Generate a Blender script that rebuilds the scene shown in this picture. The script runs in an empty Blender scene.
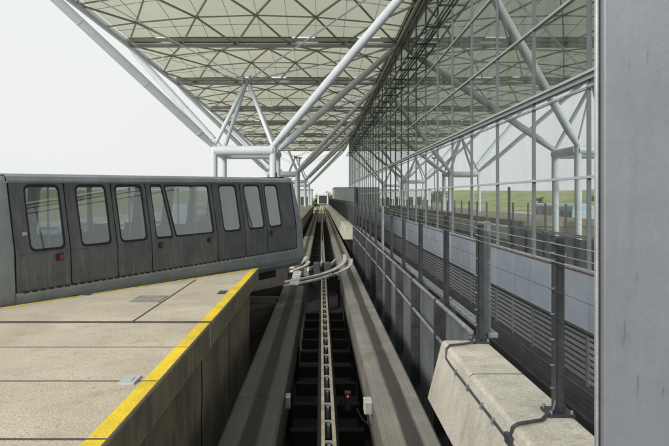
import bpy, bmesh, math, random
from mathutils import Vector, Matrix
from mathutils.geometry import tessellate_polygon
random.seed(7)
S = bpy.context.scene
C = S.collection
EYE = 2.75; FPX = 600.0; VX, VY = 321.0, 197.0
FX = 6.3            # plane of the glass facade

# ------------------------------------------------------------------ helpers
class MB:
    def __init__(s): s.v = []; s.f = []
    def quad(s, a, b, c, d):
        i = len(s.v); s.v += [tuple(a), tuple(b), tuple(c), tuple(d)]; s.f.append((i, i+1, i+2, i+3)); return s
    def hexa(s, p):          # 8 points: bottom 4 ccw, top 4 ccw
        i = len(s.v); s.v += [tuple(q) for q in p]
        for f in ((3,2,1,0),(4,5,6,7),(0,1,5,4),(1,2,6,5),(2,3,7,6),(3,0,4,7)): s.f.append(tuple(i+k for k in f))
        return s
    def box(s, x0, x1, y0, y1, z0, z1):
        return s.hexa([(x0,y0,z0),(x1,y0,z0),(x1,y1,z0),(x0,y1,z0),(x0,y0,z1),(x1,y0,z1),(x1,y1,z1),(x0,y1,z1)])
    def bar(s, p0, p1, w, h):   # rectangular bar between two points
        p0 = Vector(p0); p1 = Vector(p1); d = (p1-p0).normalized()
        up = Vector((0,0,1)) if abs(d.z) < .95 else Vector((0,1,0))
        r = d.cross(up).normalized()*w/2; u = r.cross(d).normalized()*h/2
        return s.hexa([p0-r-u,p0+r-u,p1+r-u,p1-r-u,p0-r+u,p0+r+u,p1+r+u,p1-r+u])
    def path(s, pts, r, n=10, cap=True):
        pts = [Vector(p) for p in pts]; rr = r if isinstance(r, (list,tuple)) else [r]*len(pts)
        base = len(s.v); ref = None
        for i, p in enumerate(pts):
            if i == 0: d = pts[1]-pts[0]
            elif i == len(pts)-1: d = pts[-1]-pts[-2]
            else: d = (pts[i+1]-p).normalized()+(p-pts[i-1]).normalized()
            d.normalize()
            if ref is None: ref = Vector((0,0,1)) if abs(d.z) < .9 else Vector((1,0,0))
            a = d.cross(ref).normalized(); b = a.cross(d).normalized(); ref = b
            for k in range(n):
                t = 2*math.pi*k/n
                s.v.append(tuple(p+(a*math.cos(t)+b*math.sin(t))*rr[i]))
        for i in range(len(pts)-1):
            for k in range(n):
                q = base+i*n
                s.f.append((q+k, q+(k+1)%n, q+n+(k+1)%n, q+n+k))
        if cap:
            s.f.append(tuple(base+k for k in range(n))[::-1]); q = base+(len(pts)-1)*n
            s.f.append(tuple(q+k for k in range(n)))
        return s
    def prism_y(s, poly, y0, y1):   # xz polygon extruded along y
        b = len(s.v); n = len(poly)
        s.v += [(x,y0,z) for x,z in poly]+[(x,y1,z) for x,z in poly]
        s.f.append(tuple(b+k for k in range(n))); s.f.append(tuple(b+n+k for k in range(n))[::-1])
        for k in range(n): s.f.append((b+k, b+n+k, b+n+(k+1)%n, b+(k+1)%n))
        return s
    def prism_z(s, poly, z0, z1):
        b = len(s.v); n = len(poly)
        s.v += [(x,y,z0) for x,y in poly]+[(x,y,z1) for x,y in poly]
        s.f.append(tuple(b+k for k in range(n))[::-1]); s.f.append(tuple(b+n+k for k in range(n)))
        for k in range(n): s.f.append((b+k, b+(k+1)%n, b+n+(k+1)%n, b+n+k))
        return s
    def build(s, name, mat, parent=None, local=False, origin=None, smooth=False, bevel=0, solid=0):
        off = Vector((0,0,0))
        if parent is not None and not local: off = wloc(parent)
        if origin is not None: off = off+Vector(origin) if parent is None else off
        m = bpy.data.meshes.new(name)
        m.from_pydata([(v[0]-off.x, v[1]-off.y, v[2]-off.z) for v in s.v], [], s.f)
        bm = bmesh.new(); bm.from_mesh(m); bmesh.ops.recalc_face_normals(bm, faces=bm.faces); bm.to_mesh(m); bm.free()
        if smooth:
            for p in m.polygons: p.use_smooth = True
        m.materials.append(mat)
        o = bpy.data.objects.new(name, m); C.objects.link(o)
        if parent is not None: o.parent = parent
        elif origin is not None: o.location = origin
        if smooth:
            e = o.modifiers.new('edges', 'EDGE_SPLIT'); e.split_angle = math.radians(40)
        if solid:
            q = o.modifiers.new('thickness', 'SOLIDIFY'); q.thickness = solid; q.offset = 0
        if bevel:
            q = o.modifiers.new('bevel', 'BEVEL'); q.width = bevel; q.segments = 2; q.limit_method = 'ANGLE'
        return o
def wloc(o):
    v = Vector(o.location)
    while o.parent is not None: o = o.parent; v = v+Vector(o.location)
    return v
def thing(name, label, cat, loc=(0,0,0), group=None, rz=0):
    o = bpy.data.objects.new(name, None); C.objects.link(o); o.location = loc; o.rotation_euler = (0,0,rz)
    o.empty_display_size = .3
    return tag(o, label, cat, group)
def tag(o, label=None, cat=None, group=None, kind=None):
    if label: o['label'] = label
    if cat: o['category'] = cat
    if group: o['group'] = group
    if kind: o['kind'] = kind
    return o
def dup(root, loc=None, label=None):
    def cp(o, par):
        c = o.copy(); C.objects.link(c)
        if par is not None: c.parent = par
        for ch in list(o.children): cp(ch, c)
        return c
    r = cp(root, None)
    if loc is not None: r.location = loc
    if label: r['label'] = label
    return r
def at(px, py, Y): return Vector(((px-VX)/FPX*Y, Y, EYE-(py-VY)/FPX*Y))

# ------------------------------------------------------------------ materials
def lin(c): return tuple(((x/255+.055)/1.055)**2.4 if x > 10 else x/255/12.92 for x in c)+(1,)
def mk(name, col, rough=.8, metal=0, var=.25, scale=3, fine=60, finevar=.12, bump=.15, streak=0, streakcol=(.05,.045,.04), stretch=(1,1,.12), coat=0, spots=0, spotcol=(.03,.03,.03), spotscale=9, spec=.5):
    m = bpy.data.materials.new(name); m.use_nodes = True
    nt = m.node_tree; N = nt.nodes; L = nt.links; b = N['Principled BSDF']
    b.inputs['Roughness'].default_value = rough; b.inputs['Metallic'].default_value = metal
    b.inputs['Specular IOR Level'].default_value = spec
    if coat: b.inputs['Coat Weight'].default_value = coat
    tc = N.new('ShaderNodeTexCoord')
    def noise(sc, det=6, mp=None, ro=.6):
        n = N.new('ShaderNodeTexNoise'); n.inputs['Scale'].default_value = sc; n.inputs['Detail'].default_value = det; n.inputs['Roughness'].default_value = ro
        if mp:
            q = N.new('ShaderNodeMapping'); q.inputs['Scale'].default_value = mp; L.new(tc.outputs['Object'], q.inputs[0]); L.new(q.outputs[0], n.inputs['Vector'])
        else: L.new(tc.outputs['Object'], n.inputs['Vector'])
        return n.outputs['Fac']
    def rng(sock, a, b_, lo, hi):
        r = N.new('ShaderNodeMapRange'); r.inputs[1].default_value = a; r.inputs[2].default_value = b_; r.inputs[3].default_value = lo; r.inputs[4].default_value = hi
        L.new(sock, r.inputs[0]); return r.outputs[0]
    def mul(a, b_):
        q = N.new('ShaderNodeMath'); q.operation = 'MULTIPLY'; L.new(a, q.inputs[0]); L.new(b_, q.inputs[1]); return q.outputs[0]
    big = noise(scale); fi = noise(fine, 3)
    v = mul(rng(big, .3, .7, 1-var, 1+var), rng(fi, .3, .7, 1-finevar, 1+finevar))
    vm = N.new('ShaderNodeVectorMath'); vm.operation = 'SCALE'
    vm.inputs[0].default_value = col[:3]; L.new(v, vm.inputs['Scale'])
    out = vm.outputs[0]
    def mix(f, base, c2):
        x = N.new('ShaderNodeMix'); x.data_type = 'RGBA'; L.new(f, x.inputs[0]); L.new(base, x.inputs[6]); x.inputs[7].default_value = tuple(c2[:3])+(1,); return x.outputs[2]
    if streak:
        st = noise(2.2, 5, (stretch[0]*3, stretch[1]*3, stretch[2]*3))
        out = mix(rng(st, .5, .72, 0, streak), out, streakcol)
    if spots:
        sp = noise(spotscale, 4, None, .7)
        out = mix(rng(sp, .58, .7, 0, spots), out, spotcol)
    L.new(out, b.inputs['Base Color'])
    L.new(rng(big, .3, .7, max(.02, rough-.08), min(1, rough+.1)), b.inputs['Roughness'])
    if bump:
        bp = N.new('ShaderNodeBump'); bp.inputs['Strength'].default_value = bump; bp.inputs['Distance'].default_value = .02
        L.new(fi, bp.inputs['Height']); L.new(bp.outputs[0], b.inputs['Normal'])
    return m
M = {}
M['deck']    = mk('platform_deck', (.50,.45,.345), .92, var=.14, scale=.8, fine=62, finevar=.42, bump=.18, streak=.35, streakcol=(.30,.245,.16), stretch=(.5,.5,.5), spots=.45, spotcol=(.27,.22,.15), spotscale=13)
M['conc']    = mk('weathered_concrete', (.215,.188,.135), .9, var=.38, scale=1.1, fine=45, finevar=.15, bump=.35, streak=.6, spots=.2, spotscale=4)
M['barrier'] = mk('pale_barrier_concrete', (.47,.445,.375), .88, var=.2, scale=1.3, fine=70, finevar=.28, bump=.25, streak=.4, streakcol=(.22,.195,.15), spots=.4, spotcol=(.27,.23,.17), spotscale=6)
M['dark']    = mk('near_black_concrete', (.007,.0065,.006), .95, var=.4, scale=1.5, fine=30, bump=.4)  # even near-black colour for track bed, piers and footings
M['tie']     = mk('dark_tie_concrete', (.012,.011,.009), .95, var=.5, scale=2, fine=30, bump=.4)  # even very dark colour for the ties and rail base
M['yellow']  = mk('worn_yellow_paint', (.80,.58,.02), .75, var=.2, scale=1.5, fine=50, finevar=.15, bump=.2, streak=.35, streakcol=(.45,.33,.10), stretch=(1,.3,1), spots=.8, spotcol=(.40,.32,.18), spotscale=17)
M['joint']   = mk('joint_filler', (.075,.065,.055), .9, var=.3)
M['plate']   = mk('cover_plate', (.34,.32,.28), .6, .3, var=.2, scale=5)
M['white']   = mk('white_paint', (.60,.65,.70), .38, var=.05, scale=1.2, finevar=.02, bump=0, streak=.14, streakcol=(.35,.36,.36))
M['lattice'] = mk('roof_lattice_paint', (.28,.265,.21), .6, var=.15, bump=0)
M['rbeam']   = mk('roof_beam_paint', (.33,.34,.32), .5, var=.1, bump=0)
M['slate']   = mk('dark_slate_steel', (.036,.040,.045), .5, .1, var=.25, scale=6, bump=.05, streak=.3, streakcol=(.13,.13,.13))
M['galv']    = mk('galvanised_steel', (.27,.285,.30), .5, .5, var=.22, scale=7, fine=40, bump=.08, streak=.3, streakcol=(.14,.13,.12))
M['silver']  = mk('silver_aluminium', (.56,.58,.60), .38, .6, var=.06, bump=0)
M['mullion'] = mk('grey_mullion', (.13,.145,.15), .5, .2, var=.1, bump=0)
M['parapet'] = mk('parapet_panel', (.135,.148,.158), .8, var=.25, scale=2, bump=.2, streak=.5, streakcol=(.09,.085,.08), spots=.1, spotcol=(.30,.16,.05), spotscale=3)
M['clad']    = mk('blue_grey_cladding', (.29,.335,.385), .5, .1, var=.06, scale=1.2, fine=120, finevar=.08, bump=.03, streak=.15, streakcol=(.25,.28,.31))
M['louvre']  = mk('louvre_metal', (.14,.15,.16), .55, .2, var=.1, bump=0, streak=.2)
M['plinth']  = mk('dark_plinth', (.05,.055,.06), .7, var=.2, bump=.05)
M['panel']   = mk('charcoal_vehicle_panel', (.100,.107,.115), .5, .0, var=.3, scale=1.6, fine=50, finevar=.2, bump=.05, streak=.7, streakcol=(.18,.19,.195), stretch=(1.8,1,.22), spots=.45, spotcol=(.13,.13,.13))
M['shell']   = mk('pale_vehicle_shell', (.225,.252,.262), .5, .0, var=.2, scale=1.6, fine=40, bump=.04, streak=.5, streakcol=(.16,.17,.17), stretch=(1.2,1,.5))
M['rubber']  = mk('black_rubber', (.012,.012,.013), .6, var=.2, bump=0)
M['inside']  = mk('vehicle_lining', (.30,.30,.28), .7, var=.1, bump=0)
M['seat']    = mk('vehicle_seat', (.06,.07,.10), .8, var=.1, bump=0)
M['reflector'] = mk('red_reflector', (.22,.05,.035), .4, var=.2, bump=0)
M['steelrun'] = mk('worn_running_steel', (.56,.55,.52), .42, .2, var=.3, scale=4, fine=30, bump=.1, spots=.5, spotcol=(.14,.12,.10), spotscale=7)
M['railtop'] = mk('worn_guide_rail', (.38,.33,.24), .45, .35, var=.3, scale=5, fine=40, bump=.1, spots=.4, spotcol=(.10,.08,.06), spotscale=12)
M['pillar']  = mk('brushed_panel_metal', (.27,.285,.315), .40, .35, var=.14, scale=.9, fine=40, finevar=.05, bump=.03, streak=.25, streakcol=(.34,.35,.37), stretch=(2.5,2.5,.25), spots=.12, spotcol=(.24,.24,.25), spotscale=7)
M['grass']   = mk('mown_grass', (.26,.285,.11), .95, var=.3, scale=.035, fine=.35, finevar=.3, bump=0, spots=.6, spotcol=(.13,.15,.05), spotscale=.09)
M['apron']   = mk('pale_apron', (.42,.41,.38), .9, var=.12, scale=.06, fine=3, bump=.1)
M['inner']   = mk('interior_wall', (.085,.10,.09), .8, var=.3, scale=.25, bump=0)
M['innerpale'] = mk('interior_pale', (.42,.45,.42), .7, var=.1, bump=0)
M['bark']    = mk('bark', (.09,.07,.05), .9)
M['leaf']    = mk('leaf', (.075,.11,.035), .8, var=.4, scale=.8, fine=6, finevar=.3, bump=0)
M['tyre']    = mk('tyre_rubber', (.02,.02,.02), .85, bump=0)
M['boxgrey'] = mk('grey_enclosure_cladding', (.70,.74,.77), .55, .1, var=.06, scale=.6, fine=30, finevar=.05, bump=0, streak=.15, streakcol=(.22,.24,.25))

def ceiling_mat():
    m = mk('cream_ceiling_panel', (.66,.67,.57), .8, var=.14, scale=.12, fine=3, finevar=.05, bump=0)
    nt = m.node_tree; N = nt.nodes; L = nt.links; b = N['Principled BSDF']; out = N['Material Output']
    tr = N.new('ShaderNodeBsdfTranslucent'); tr.inputs[0].default_value = (.76,.78,.64,1)
    mx = N.new('ShaderNodeMixShader'); mx.inputs[0].default_value = .36
    # fine seams between the ceiling sheets: a pattern of dark gaps in the sheet colour
    L.new(b.outputs[0], mx.inputs[1]); L.new(tr.outputs[0], mx.inputs[2]); L.new(mx.outputs[0], out.inputs[0])
    return m
M['ceil'] = ceiling_mat()

def glass_mat(name, tint, refl, f0, wave=0.0, rough=0.0, dust=0.0):
    m = bpy.data.materials.new(name); m.use_nodes = True
    nt = m.node_tree; N = nt.nodes; L = nt.links; N.remove(N['Principled BSDF']); out = N['Material Output']
    tr = N.new('ShaderNodeBsdfTransparent'); tr.inputs[0].default_value = tint+(1,)
    gl = N.new('ShaderNodeBsdfGlossy'); gl.inputs[0].default_value = refl+(1,); gl.inputs['Roughness'].default_value = rough
    lw = N.new('ShaderNodeLayerWeight'); lw.inputs['Blend'].default_value = .5
    mr = N.new('ShaderNodeMapRange'); mr.inputs[1].default_value = 0; mr.inputs[2].default_value = 1; mr.inputs[3].default_value = f0; mr.inputs[4].default_value = 1
    pw = N.new('ShaderNodeMath'); pw.operation = 'POWER'; pw.inputs[1].default_value = 1.6
    L.new(lw.outputs['Facing'], pw.inputs[0]); L.new(pw.outputs[0], mr.inputs[0])
    mx = N.new('ShaderNodeMixShader'); L.new(mr.outputs[0], mx.inputs[0]); L.new(tr.outputs[0], mx.inputs[1]); L.new(gl.outputs[0], mx.inputs[2]); L.new(mx.outputs[0], out.inputs[0])
    if dust:
        tc = N.new('ShaderNodeTexCoord'); mp = N.new('ShaderNodeMapping'); mp.inputs['Scale'].default_value = (1,1.6,.35); L.new(tc.outputs['Object'], mp.inputs[0])
        dn = N.new('ShaderNodeTexNoise'); dn.inputs['Scale'].default_value = 1.1; dn.inputs['Detail'].default_value = 7; L.new(mp.outputs[0], dn.inputs['Vector'])
        dr = N.new('ShaderNodeMapRange'); dr.inputs[1].default_value = .35; dr.inputs[2].default_value = .7; dr.inputs[3].default_value = dust*.4; dr.inputs[4].default_value = dust*1.5; L.new(dn.outputs[0], dr.inputs[0])
        df = N.new('ShaderNodeBsdfDiffuse'); df.inputs[0].default_value = (.42,.46,.45,1)
        m2 = N.new('ShaderNodeMixShader'); L.new(dr.outputs[0], m2.inputs[0]); L.new(mx.outputs[0], m2.inputs[1]); L.new(df.outputs[0], m2.inputs[2]); L.new(m2.outputs[0], out.inputs[0])
    if wave:
        tc = N.new('ShaderNodeTexCoord'); n = N.new('ShaderNodeTexNoise'); n.inputs['Scale'].default_value = .45; n.inputs['Detail'].default_value = 1
        L.new(tc.outputs['Object'], n.inputs['Vector'])
        bp = N.new('ShaderNodeBump'); bp.inputs['Strength'].default_value = wave; bp.inputs['Distance'].default_value = .1
        L.new(n.outputs[0], bp.inputs['Height']); L.new(bp.outputs[0], gl.inputs['Normal'])
    return m
M['fglass'] = glass_mat('facade_glass', (.55,.66,.62), (.90,.95,.94), .58, .012, 0, .15)
M['dimglass'] = glass_mat('dimmed_upper_glass', (.36,.44,.41), (.64,.70,.66), .24, .012, 0, .13)  # upper panes dimmed so the reflected roof looks darker
M['vglass'] = glass_mat('vehicle_glass', (.62,.67,.65), (.92,.95,.96), .21, .03, 0, .10)
M['wglass'] = glass_mat('car_glass', (.25,.27,.28), (.9,.9,.9), .15)

def emis(name, col, st):
    m = bpy.data.materials.new(name); m.use_nodes = True; b = m.node_tree.nodes['Principled BSDF']
    b.inputs['Base Color'].default_value = col+(1,); b.inputs['Emission Color'].default_value = col+(1,); b.inputs['Emission Strength'].default_value = st
    return m
M['redlamp'] = emis('red_lamp', (.8,.02,.03), 1.2)

def beam_mat():
    """running beam: pale worn concrete with dark tyre bands along it (wear marks)"""
    m = mk('running_beam_concrete', (.235,.222,.188), .85, var=.25, scale=1.3, fine=50, finevar=.15, bump=.3, spots=.25, spotcol=(.12,.105,.085), spotscale=5)
    nt = m.node_tree; N = nt.nodes; L = nt.links; b = N['Principled BSDF']
    src = b.inputs['Base Color'].links[0].from_socket
    tc = N.new('ShaderNodeTexCoord'); sx = N.new('ShaderNodeSeparateXYZ'); L.new(tc.outputs['Object'], sx.inputs[0])
    nz = N.new('ShaderNodeTexNoise'); nz.inputs['Scale'].default_value = 2.; nz.inputs['Detail'].default_value = 5
    mp = N.new('ShaderNodeMapping'); mp.inputs['Scale'].default_value = (6,.25,1); L.new(tc.outputs['Object'], mp.inputs[0]); L.new(mp.outputs[0], nz.inputs['Vector'])
    ad = N.new('ShaderNodeMath'); ad.operation = 'MULTIPLY_ADD'; ad.inputs[1].default_value = .09; L.new(nz.outputs[0], ad.inputs[0]); L.new(sx.outputs[0], ad.inputs[2])
    rp = N.new('ShaderNodeValToRGB'); cr = rp.color_ramp
    mr = N.new('ShaderNodeMapRange'); mr.inputs[1].default_value = -.30; mr.inputs[2].default_value = .40; L.new(ad.outputs[0], mr.inputs[0]); L.new(mr.outputs[0], rp.inputs[0])
    cr.elements[0].position = 0; cr.elements[0].color = (.75,.75,.75,1)
    cr.elements[1].position = 1; cr.elements[1].color = (.85,.85,.85,1)
    for p, c in ((.1,.95),(.34,1.0),(.41,.22),(.63,.20),(.70,.95),(.86,1.0)):
        e = cr.elements.new(p); e.color = (c,c,c,1)
    mu = N.new('ShaderNodeMix'); mu.data_type = 'RGBA'; mu.blend_type = 'MULTIPLY'; mu.inputs[0].default_value = 1
    st = N.new('ShaderNodeTexNoise'); st.inputs['Scale'].default_value = 1.; st.inputs['Detail'].default_value = 6
    m2 = N.new('ShaderNodeMapping'); m2.inputs['Scale'].default_value = (45,.09,1); L.new(tc.outputs['Object'], m2.inputs[0]); L.new(m2.outputs[0], st.inputs['Vector'])
    sr = N.new('ShaderNodeMapRange'); sr.inputs[1].default_value = .32; sr.inputs[2].default_value = .66; sr.inputs[3].default_value = .80; sr.inputs[4].default_value = 1.08; L.new(st.outputs[0], sr.inputs[0])
    sv = N.new('ShaderNodeVectorMath'); sv.operation = 'SCALE'; sv.name = 'streaks'; L.new(src, sv.inputs[0]); L.new(sr.outputs[0], sv.inputs['Scale'])
    L.new(sv.outputs[0], mu.inputs[6]); L.new(rp.outputs[0], mu.inputs[7]); L.new(mu.outputs[2], b.inputs['Base Color'])
    return m
M['beam'] = beam_mat()
M['beamside'] = mk('dark_beam_side', (.055,.05,.04), .9, var=.4, scale=1.4, fine=40, bump=.3, streak=.5, streakcol=(.015,.013,.011))
M['shadybeam'] = beam_mat(); M['shadybeam'].name = 'shaded_running_beam'  # darker beam copy: shade beside the platform put into the colour
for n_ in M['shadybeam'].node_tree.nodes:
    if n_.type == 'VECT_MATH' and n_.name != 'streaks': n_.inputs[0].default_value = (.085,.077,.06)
M['fartan'] = mk('far_tan_concrete', (.27,.24,.185), .9, var=.2, scale=.5, fine=20, streak=.4)
M['ledge'] = mk('dark_ledge_concrete', (.04,.036,.03), .9, var=.3, bump=.3)  # plain dark colour for ledges, diverging beams and the added wall

def vary(m, lo, hi):
    # every panel of the kind has its own slightly different paint and dirt
    nt = m.node_tree; N = nt.nodes; L = nt.links; b = N['Principled BSDF']; src = b.inputs['Base Color'].links[0].from_socket
    oi = N.new('ShaderNodeObjectInfo'); r = N.new('ShaderNodeMapRange'); r.inputs[3].default_value = lo; r.inputs[4].default_value = hi; L.new(oi.outputs['Random'], r.inputs[0])
    v = N.new('ShaderNodeVectorMath'); v.operation = 'SCALE'; L.new(src, v.inputs[0]); L.new(r.outputs[0], v.inputs['Scale']); L.new(v.outputs[0], b.inputs['Base Color'])
for n_, a_, b_ in (('clad',.84,1.1),('louvre',.7,1.2),('parapet',.8,1.15),('ceil',.94,1.04),('slate',.8,1.25),('panel',.9,1.1),('galv',.8,1.15)): vary(M[n_], a_, b_)
def scratches(m, col):
    nt = m.node_tree; N = nt.nodes; L = nt.links; b = N['Principled BSDF']; src = b.inputs['Base Color'].links[0].from_socket
    tc = N.new('ShaderNodeTexCoord')
    for sc, lo, hi, amt in (((34,34,4.5),.68,.74,.5),((7,7,.8),.60,.78,.14)):
        mp = N.new('ShaderNodeMapping'); mp.inputs['Scale'].default_value = sc; L.new(tc.outputs['Object'], mp.inputs[0])
        n = N.new('ShaderNodeTexNoise'); n.inputs['Scale'].default_value = 1; n.inputs['Detail'].default_value = 3; L.new(mp.outputs[0], n.inputs['Vector'])
        r = N.new('ShaderNodeMapRange'); r.inputs[1].default_value = lo; r.inputs[2].default_value = hi; r.inputs[3].default_value = 0; r.inputs[4].default_value = amt; L.new(n.outputs[0], r.inputs[0])
        x = N.new('ShaderNodeMix'); x.data_type = 'RGBA'; L.new(r.outputs[0], x.inputs[0]); L.new(src, x.inputs[6]); x.inputs[7].default_value = col+(1,); src = x.outputs[2]
    L.new(src, b.inputs['Base Color'])
scratches(M['pillar'], (.12,.125,.13))
# ------------------------------------------------------------------ ground and far setting
o = MB().quad((-2500,-1500,-2.6),(2500,-1500,-2.6),(2500,4000,-2.6),(-2500,4000,-2.6)).build('ground', M['grass']); tag(o, kind='structure')
o = MB().quad((-60,-60,-2.59),(-1.7,-60,-2.59),(-1.7,220,-2.59),(-60,220,-2.59)).build('pavement', M['apron']); tag(o, kind='structure')
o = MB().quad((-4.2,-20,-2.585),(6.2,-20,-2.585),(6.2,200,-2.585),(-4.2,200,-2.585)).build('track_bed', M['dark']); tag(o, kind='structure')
# gentle grass rise far to the left
hb = MB(); nx, ny = 14, 30
def hz(x, y):
    d = math.hypot(x, y); t = min(1, max(0, (-x-62)/60)); t = t*t*(3-2*t)
    return -2.58 + t*max(0, (.013*d+2.6+1.0*math.sin(y*.021)+.6*math.sin(x*.05+y*.043)))*min(1, max(0, (y+120)/200))
for i in range(nx):
    for j in range(ny):
        x0, x1 = -62-i*25, -62-(i+1)*25; y0, y1 = -100+j*30, -100+(j+1)*30
        hb.quad((x1,y0,hz(x1,y0)),(x0,y0,hz(x0,y0)),(x0,y1,hz(x0,y1)),(x1,y1,hz(x1,y1)))
hill = tag(hb.build('hill', M['grass'], smooth=True), kind='structure')
bm_ = bmesh.new(); bm_.from_mesh(hill.data); bmesh.ops.remove_doubles(bm_, verts=bm_.verts, dist=.01); bm_.to_mesh(hill.data); bm_.free()

# ------------------------------------------------------------------ platform (near)
Ux, Uy = .523, .852              # heading of the swung-in vehicle
corner = (-1.50, 14.35); lend = (-4.95, 9.16)
dx, dy = lend[0]-corner[0], lend[1]-corner[1]
back = (corner[0]+dx*2.9, corner[1]+dy*2.9)
plat = thing('station_platform', 'near tan concrete platform with yellow edge line, wedged between the dark vehicle and the track', 'platform', (-3, 6, -2.58))
MB().prism_z([corner, back, (back[0], -12), (-1.5, -12)], .70, 1.05).build('slab', M['deck'], plat)
ins = .12
wall = MB()
wall.prism_z([(corner[0]-ins, corner[1]-.75), (back[0]-.1, back[1]-.2), (back[0], -11.9), (-1.5-ins, -11.9)], -2.57, .695)
# buttress pieces and haunches under the slab edge
for y in (3.2, 6.6): wall.hexa([(-1.618,y,-1.6),(-1.45,y,-1.6),(-1.45,y+.5,-1.6),(-1.618,y+.5,-1.6),(-1.618,y,.2),(-1.60,y,.2),(-1.60,y+.5,.2),(-1.618,y+.5,.2)])
wall.build('retaining_wall', M['conc'], plat)
MB().box(-1.498,-1.486,-12,8.05,.72,1.03).box(-1.498,-1.486,8.2,14.3,.72,1.03).build('edge_fascia', M['conc'], plat, bevel=.004)
yl = MB().quad((-1.645,-12,1.054),(-1.502,-12,1.054),(-1.502,14.33,1.054),(-1.645,14.14,1.054)).build('edge_line', M['yellow'], plat)
n_in = Vector((Uy,-Ux,0))   # from the far edge in towards the platform
def edge_pt(t, w): return (corner[0]+dx*t+n_in.x*w, corner[1]+dy*t+n_in.y*w, 1.0542)
MB().quad(edge_pt(.06,.02), edge_pt(.06,.09), edge_pt(2.8,.09), edge_pt(2.8,.02)).build('edge_line', M['yellow'], plat)
def left_at(y): return corner[0]+(corner[1]-y)*dx/(-dy)
jm = MB()
for y, w in ((8.13,.05),(6.78,.008),(5.53,.009),(4.2,.012),(2.9,.014),(1.5,.014)):
    jm.quad((left_at(y)+.1,y-w,1.0566),(-1.503,y-w,1.0566),(-1.503,y+w,1.0566),(left_at(y)+.1,y+w,1.0566))
jm.quad((-2.58,8.19,1.0564),(-2.555,8.19,1.0564),(-2.555,12.3,1.0564),(-2.58,12.3,1.0564))
jm.build('expansion_joint', M['joint'], plat)
pl = MB().box(-3.1,-2.62,9.65,10.3,1.05,1.062).build('hatch_cover', M['plate'], plat)
MB().box(-1.84,-1.69,5.42,5.66,1.05,1.07).box(-1.80,-1.73,5.47,5.6,1.07,1.075).build('cable_cover', M['innerpale'], plat, bevel=.004)
MB().box(-1.82,-1.69,10.5,10.85,1.05,1.06).build('drain_cover', M['joint'], plat)
MB().box(-4.3,-4.0,10.35,10.5,1.05,1.06).build('drain_cover', M['joint'], plat)
def deck_wear(m):
    nt = m.node_tree; N = nt.nodes; L = nt.links; b = N['Principled BSDF']; src = b.inputs['Base Color'].links[0].from_socket
    tc = N.new('ShaderNodeTexCoord')
    def layer(src, sc, lo, hi, amt, col, det=5, ro=.65):
        n = N.new('ShaderNodeTexNoise'); n.inputs['Scale'].default_value = sc; n.inputs['Detail'].default_value = det; n.inputs['Roughness'].default_value = ro
        L.new(tc.outputs['Object'], n.inputs['Vector'])
        r = N.new('ShaderNodeMapRange'); r.inputs[1].default_value = lo; r.inputs[2].default_value = hi; r.inputs[3].default_value = 0; r.inputs[4].default_value = amt; L.new(n.outputs[0], r.inputs[0])
        x = N.new('ShaderNodeMix'); x.data_type = 'RGBA'; L.new(r.outputs[0], x.inputs[0]); L.new(src, x.inputs[6]); x.inputs[7].default_value = col+(1,); return x.outputs[2]
    o = layer(src, .55, .5, .62, .4, (.33,.28,.20))
    o = layer(o, 1.7, .58, .66, .45, (.29,.25,.18), 8, .75)
    v = N.new('ShaderNodeTexVoronoi'); v.inputs['Scale'].default_value = 4.2; L.new(tc.outputs['Object'], v.inputs['Vector'])
    r = N.new('ShaderNodeMapRange'); r.inputs[1].default_value = .05; r.inputs[2].default_value = .10; r.inputs[3].default_value = .6; r.inputs[4].default_value = 0; L.new(v.outputs['Distance'], r.inputs[0])
    x = N.new('ShaderNodeMix'); x.data_type = 'RGBA'; L.new(r.outputs[0], x.inputs[0]); L.new(o, x.inputs[6]); x.inputs[7].default_value = (.20,.175,.13,1)
    L.new(x.outputs[2], b.inputs['Base Color'])
deck_wear(M['deck'])
# wall cracks/joints in the retaining wall (shallow dark recess strips standing 2 mm proud as filler)
cr = MB()
for y in (8.13, 10.6):
    zz = [.69,.4,.1,-.3,-.8]; yy = [y+random.uniform(-.05,.05) for _ in zz]
    for k in range(4):
        cr.hexa([(-1.622,yy[k+1],zz[k+1]),(-1.616,yy[k+1],zz[k+1]),(-1.616,yy[k+1]+.05,zz[k+1]),(-1.622,yy[k+1]+.05,zz[k+1]),
                 (-1.622,yy[k],zz[k]),(-1.616,yy[k],zz[k]),(-1.616,yy[k]+.06,zz[k]),(-1.622,yy[k]+.06,zz[k])])
cr.build('crack', M['rubber'], plat)

# far platform
p2 = thing('station_platform', 'far concrete platform beside the straight track, behind the nose of the dark vehicle', 'platform', (-4, 70, -2.58))
MB().box(-8.5,-1.5,42,125,.7,1.05).build('slab', M['fartan'], p2)
MB().box(-8.4,-1.62,42.1,124.9,-2.57,.695).build('retaining_wall', M['conc'], p2)
MB().box(-1.498,-1.485,42,125,.1,1.03).build('edge_fascia', M['fartan'], p2)

# ------------------------------------------------------------------ running beams
def running_beam(xc, y0, y1, label, w=.655, dz=0):
    t = MB()
    h = w/2
    t.prism_y([(xc-h,-.62),(xc+h,-.62),(xc+h,-.03),(xc+h-.03,dz),(xc-h+.03,dz),(xc-h,-.03)], y0, y1)
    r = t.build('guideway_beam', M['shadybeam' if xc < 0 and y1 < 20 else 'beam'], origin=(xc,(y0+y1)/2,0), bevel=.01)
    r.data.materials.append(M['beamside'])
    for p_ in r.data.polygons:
        if abs(p_.normal.x) > .9 and xc < 0 or p_.normal.z < -.5: p_.material_index = 1  # left beam sides and all undersides take the darker colour
    tag(r, label, 'track beam', 'concrete running beams of the straight track')
    s = MB()
    y = y0+1.0
    while y < y1 and y < 60:
        s.box(xc-.2,xc+.2,y,y+.5,-2.57,-.625); y += 4
    s.build('pier', M['dark'], r)
    return r
LB, RB = -.835, 1.028
running_beam(RB, -10, 8.28, 'near span of the right concrete running beam, from the bottom edge to the first joint')
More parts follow.
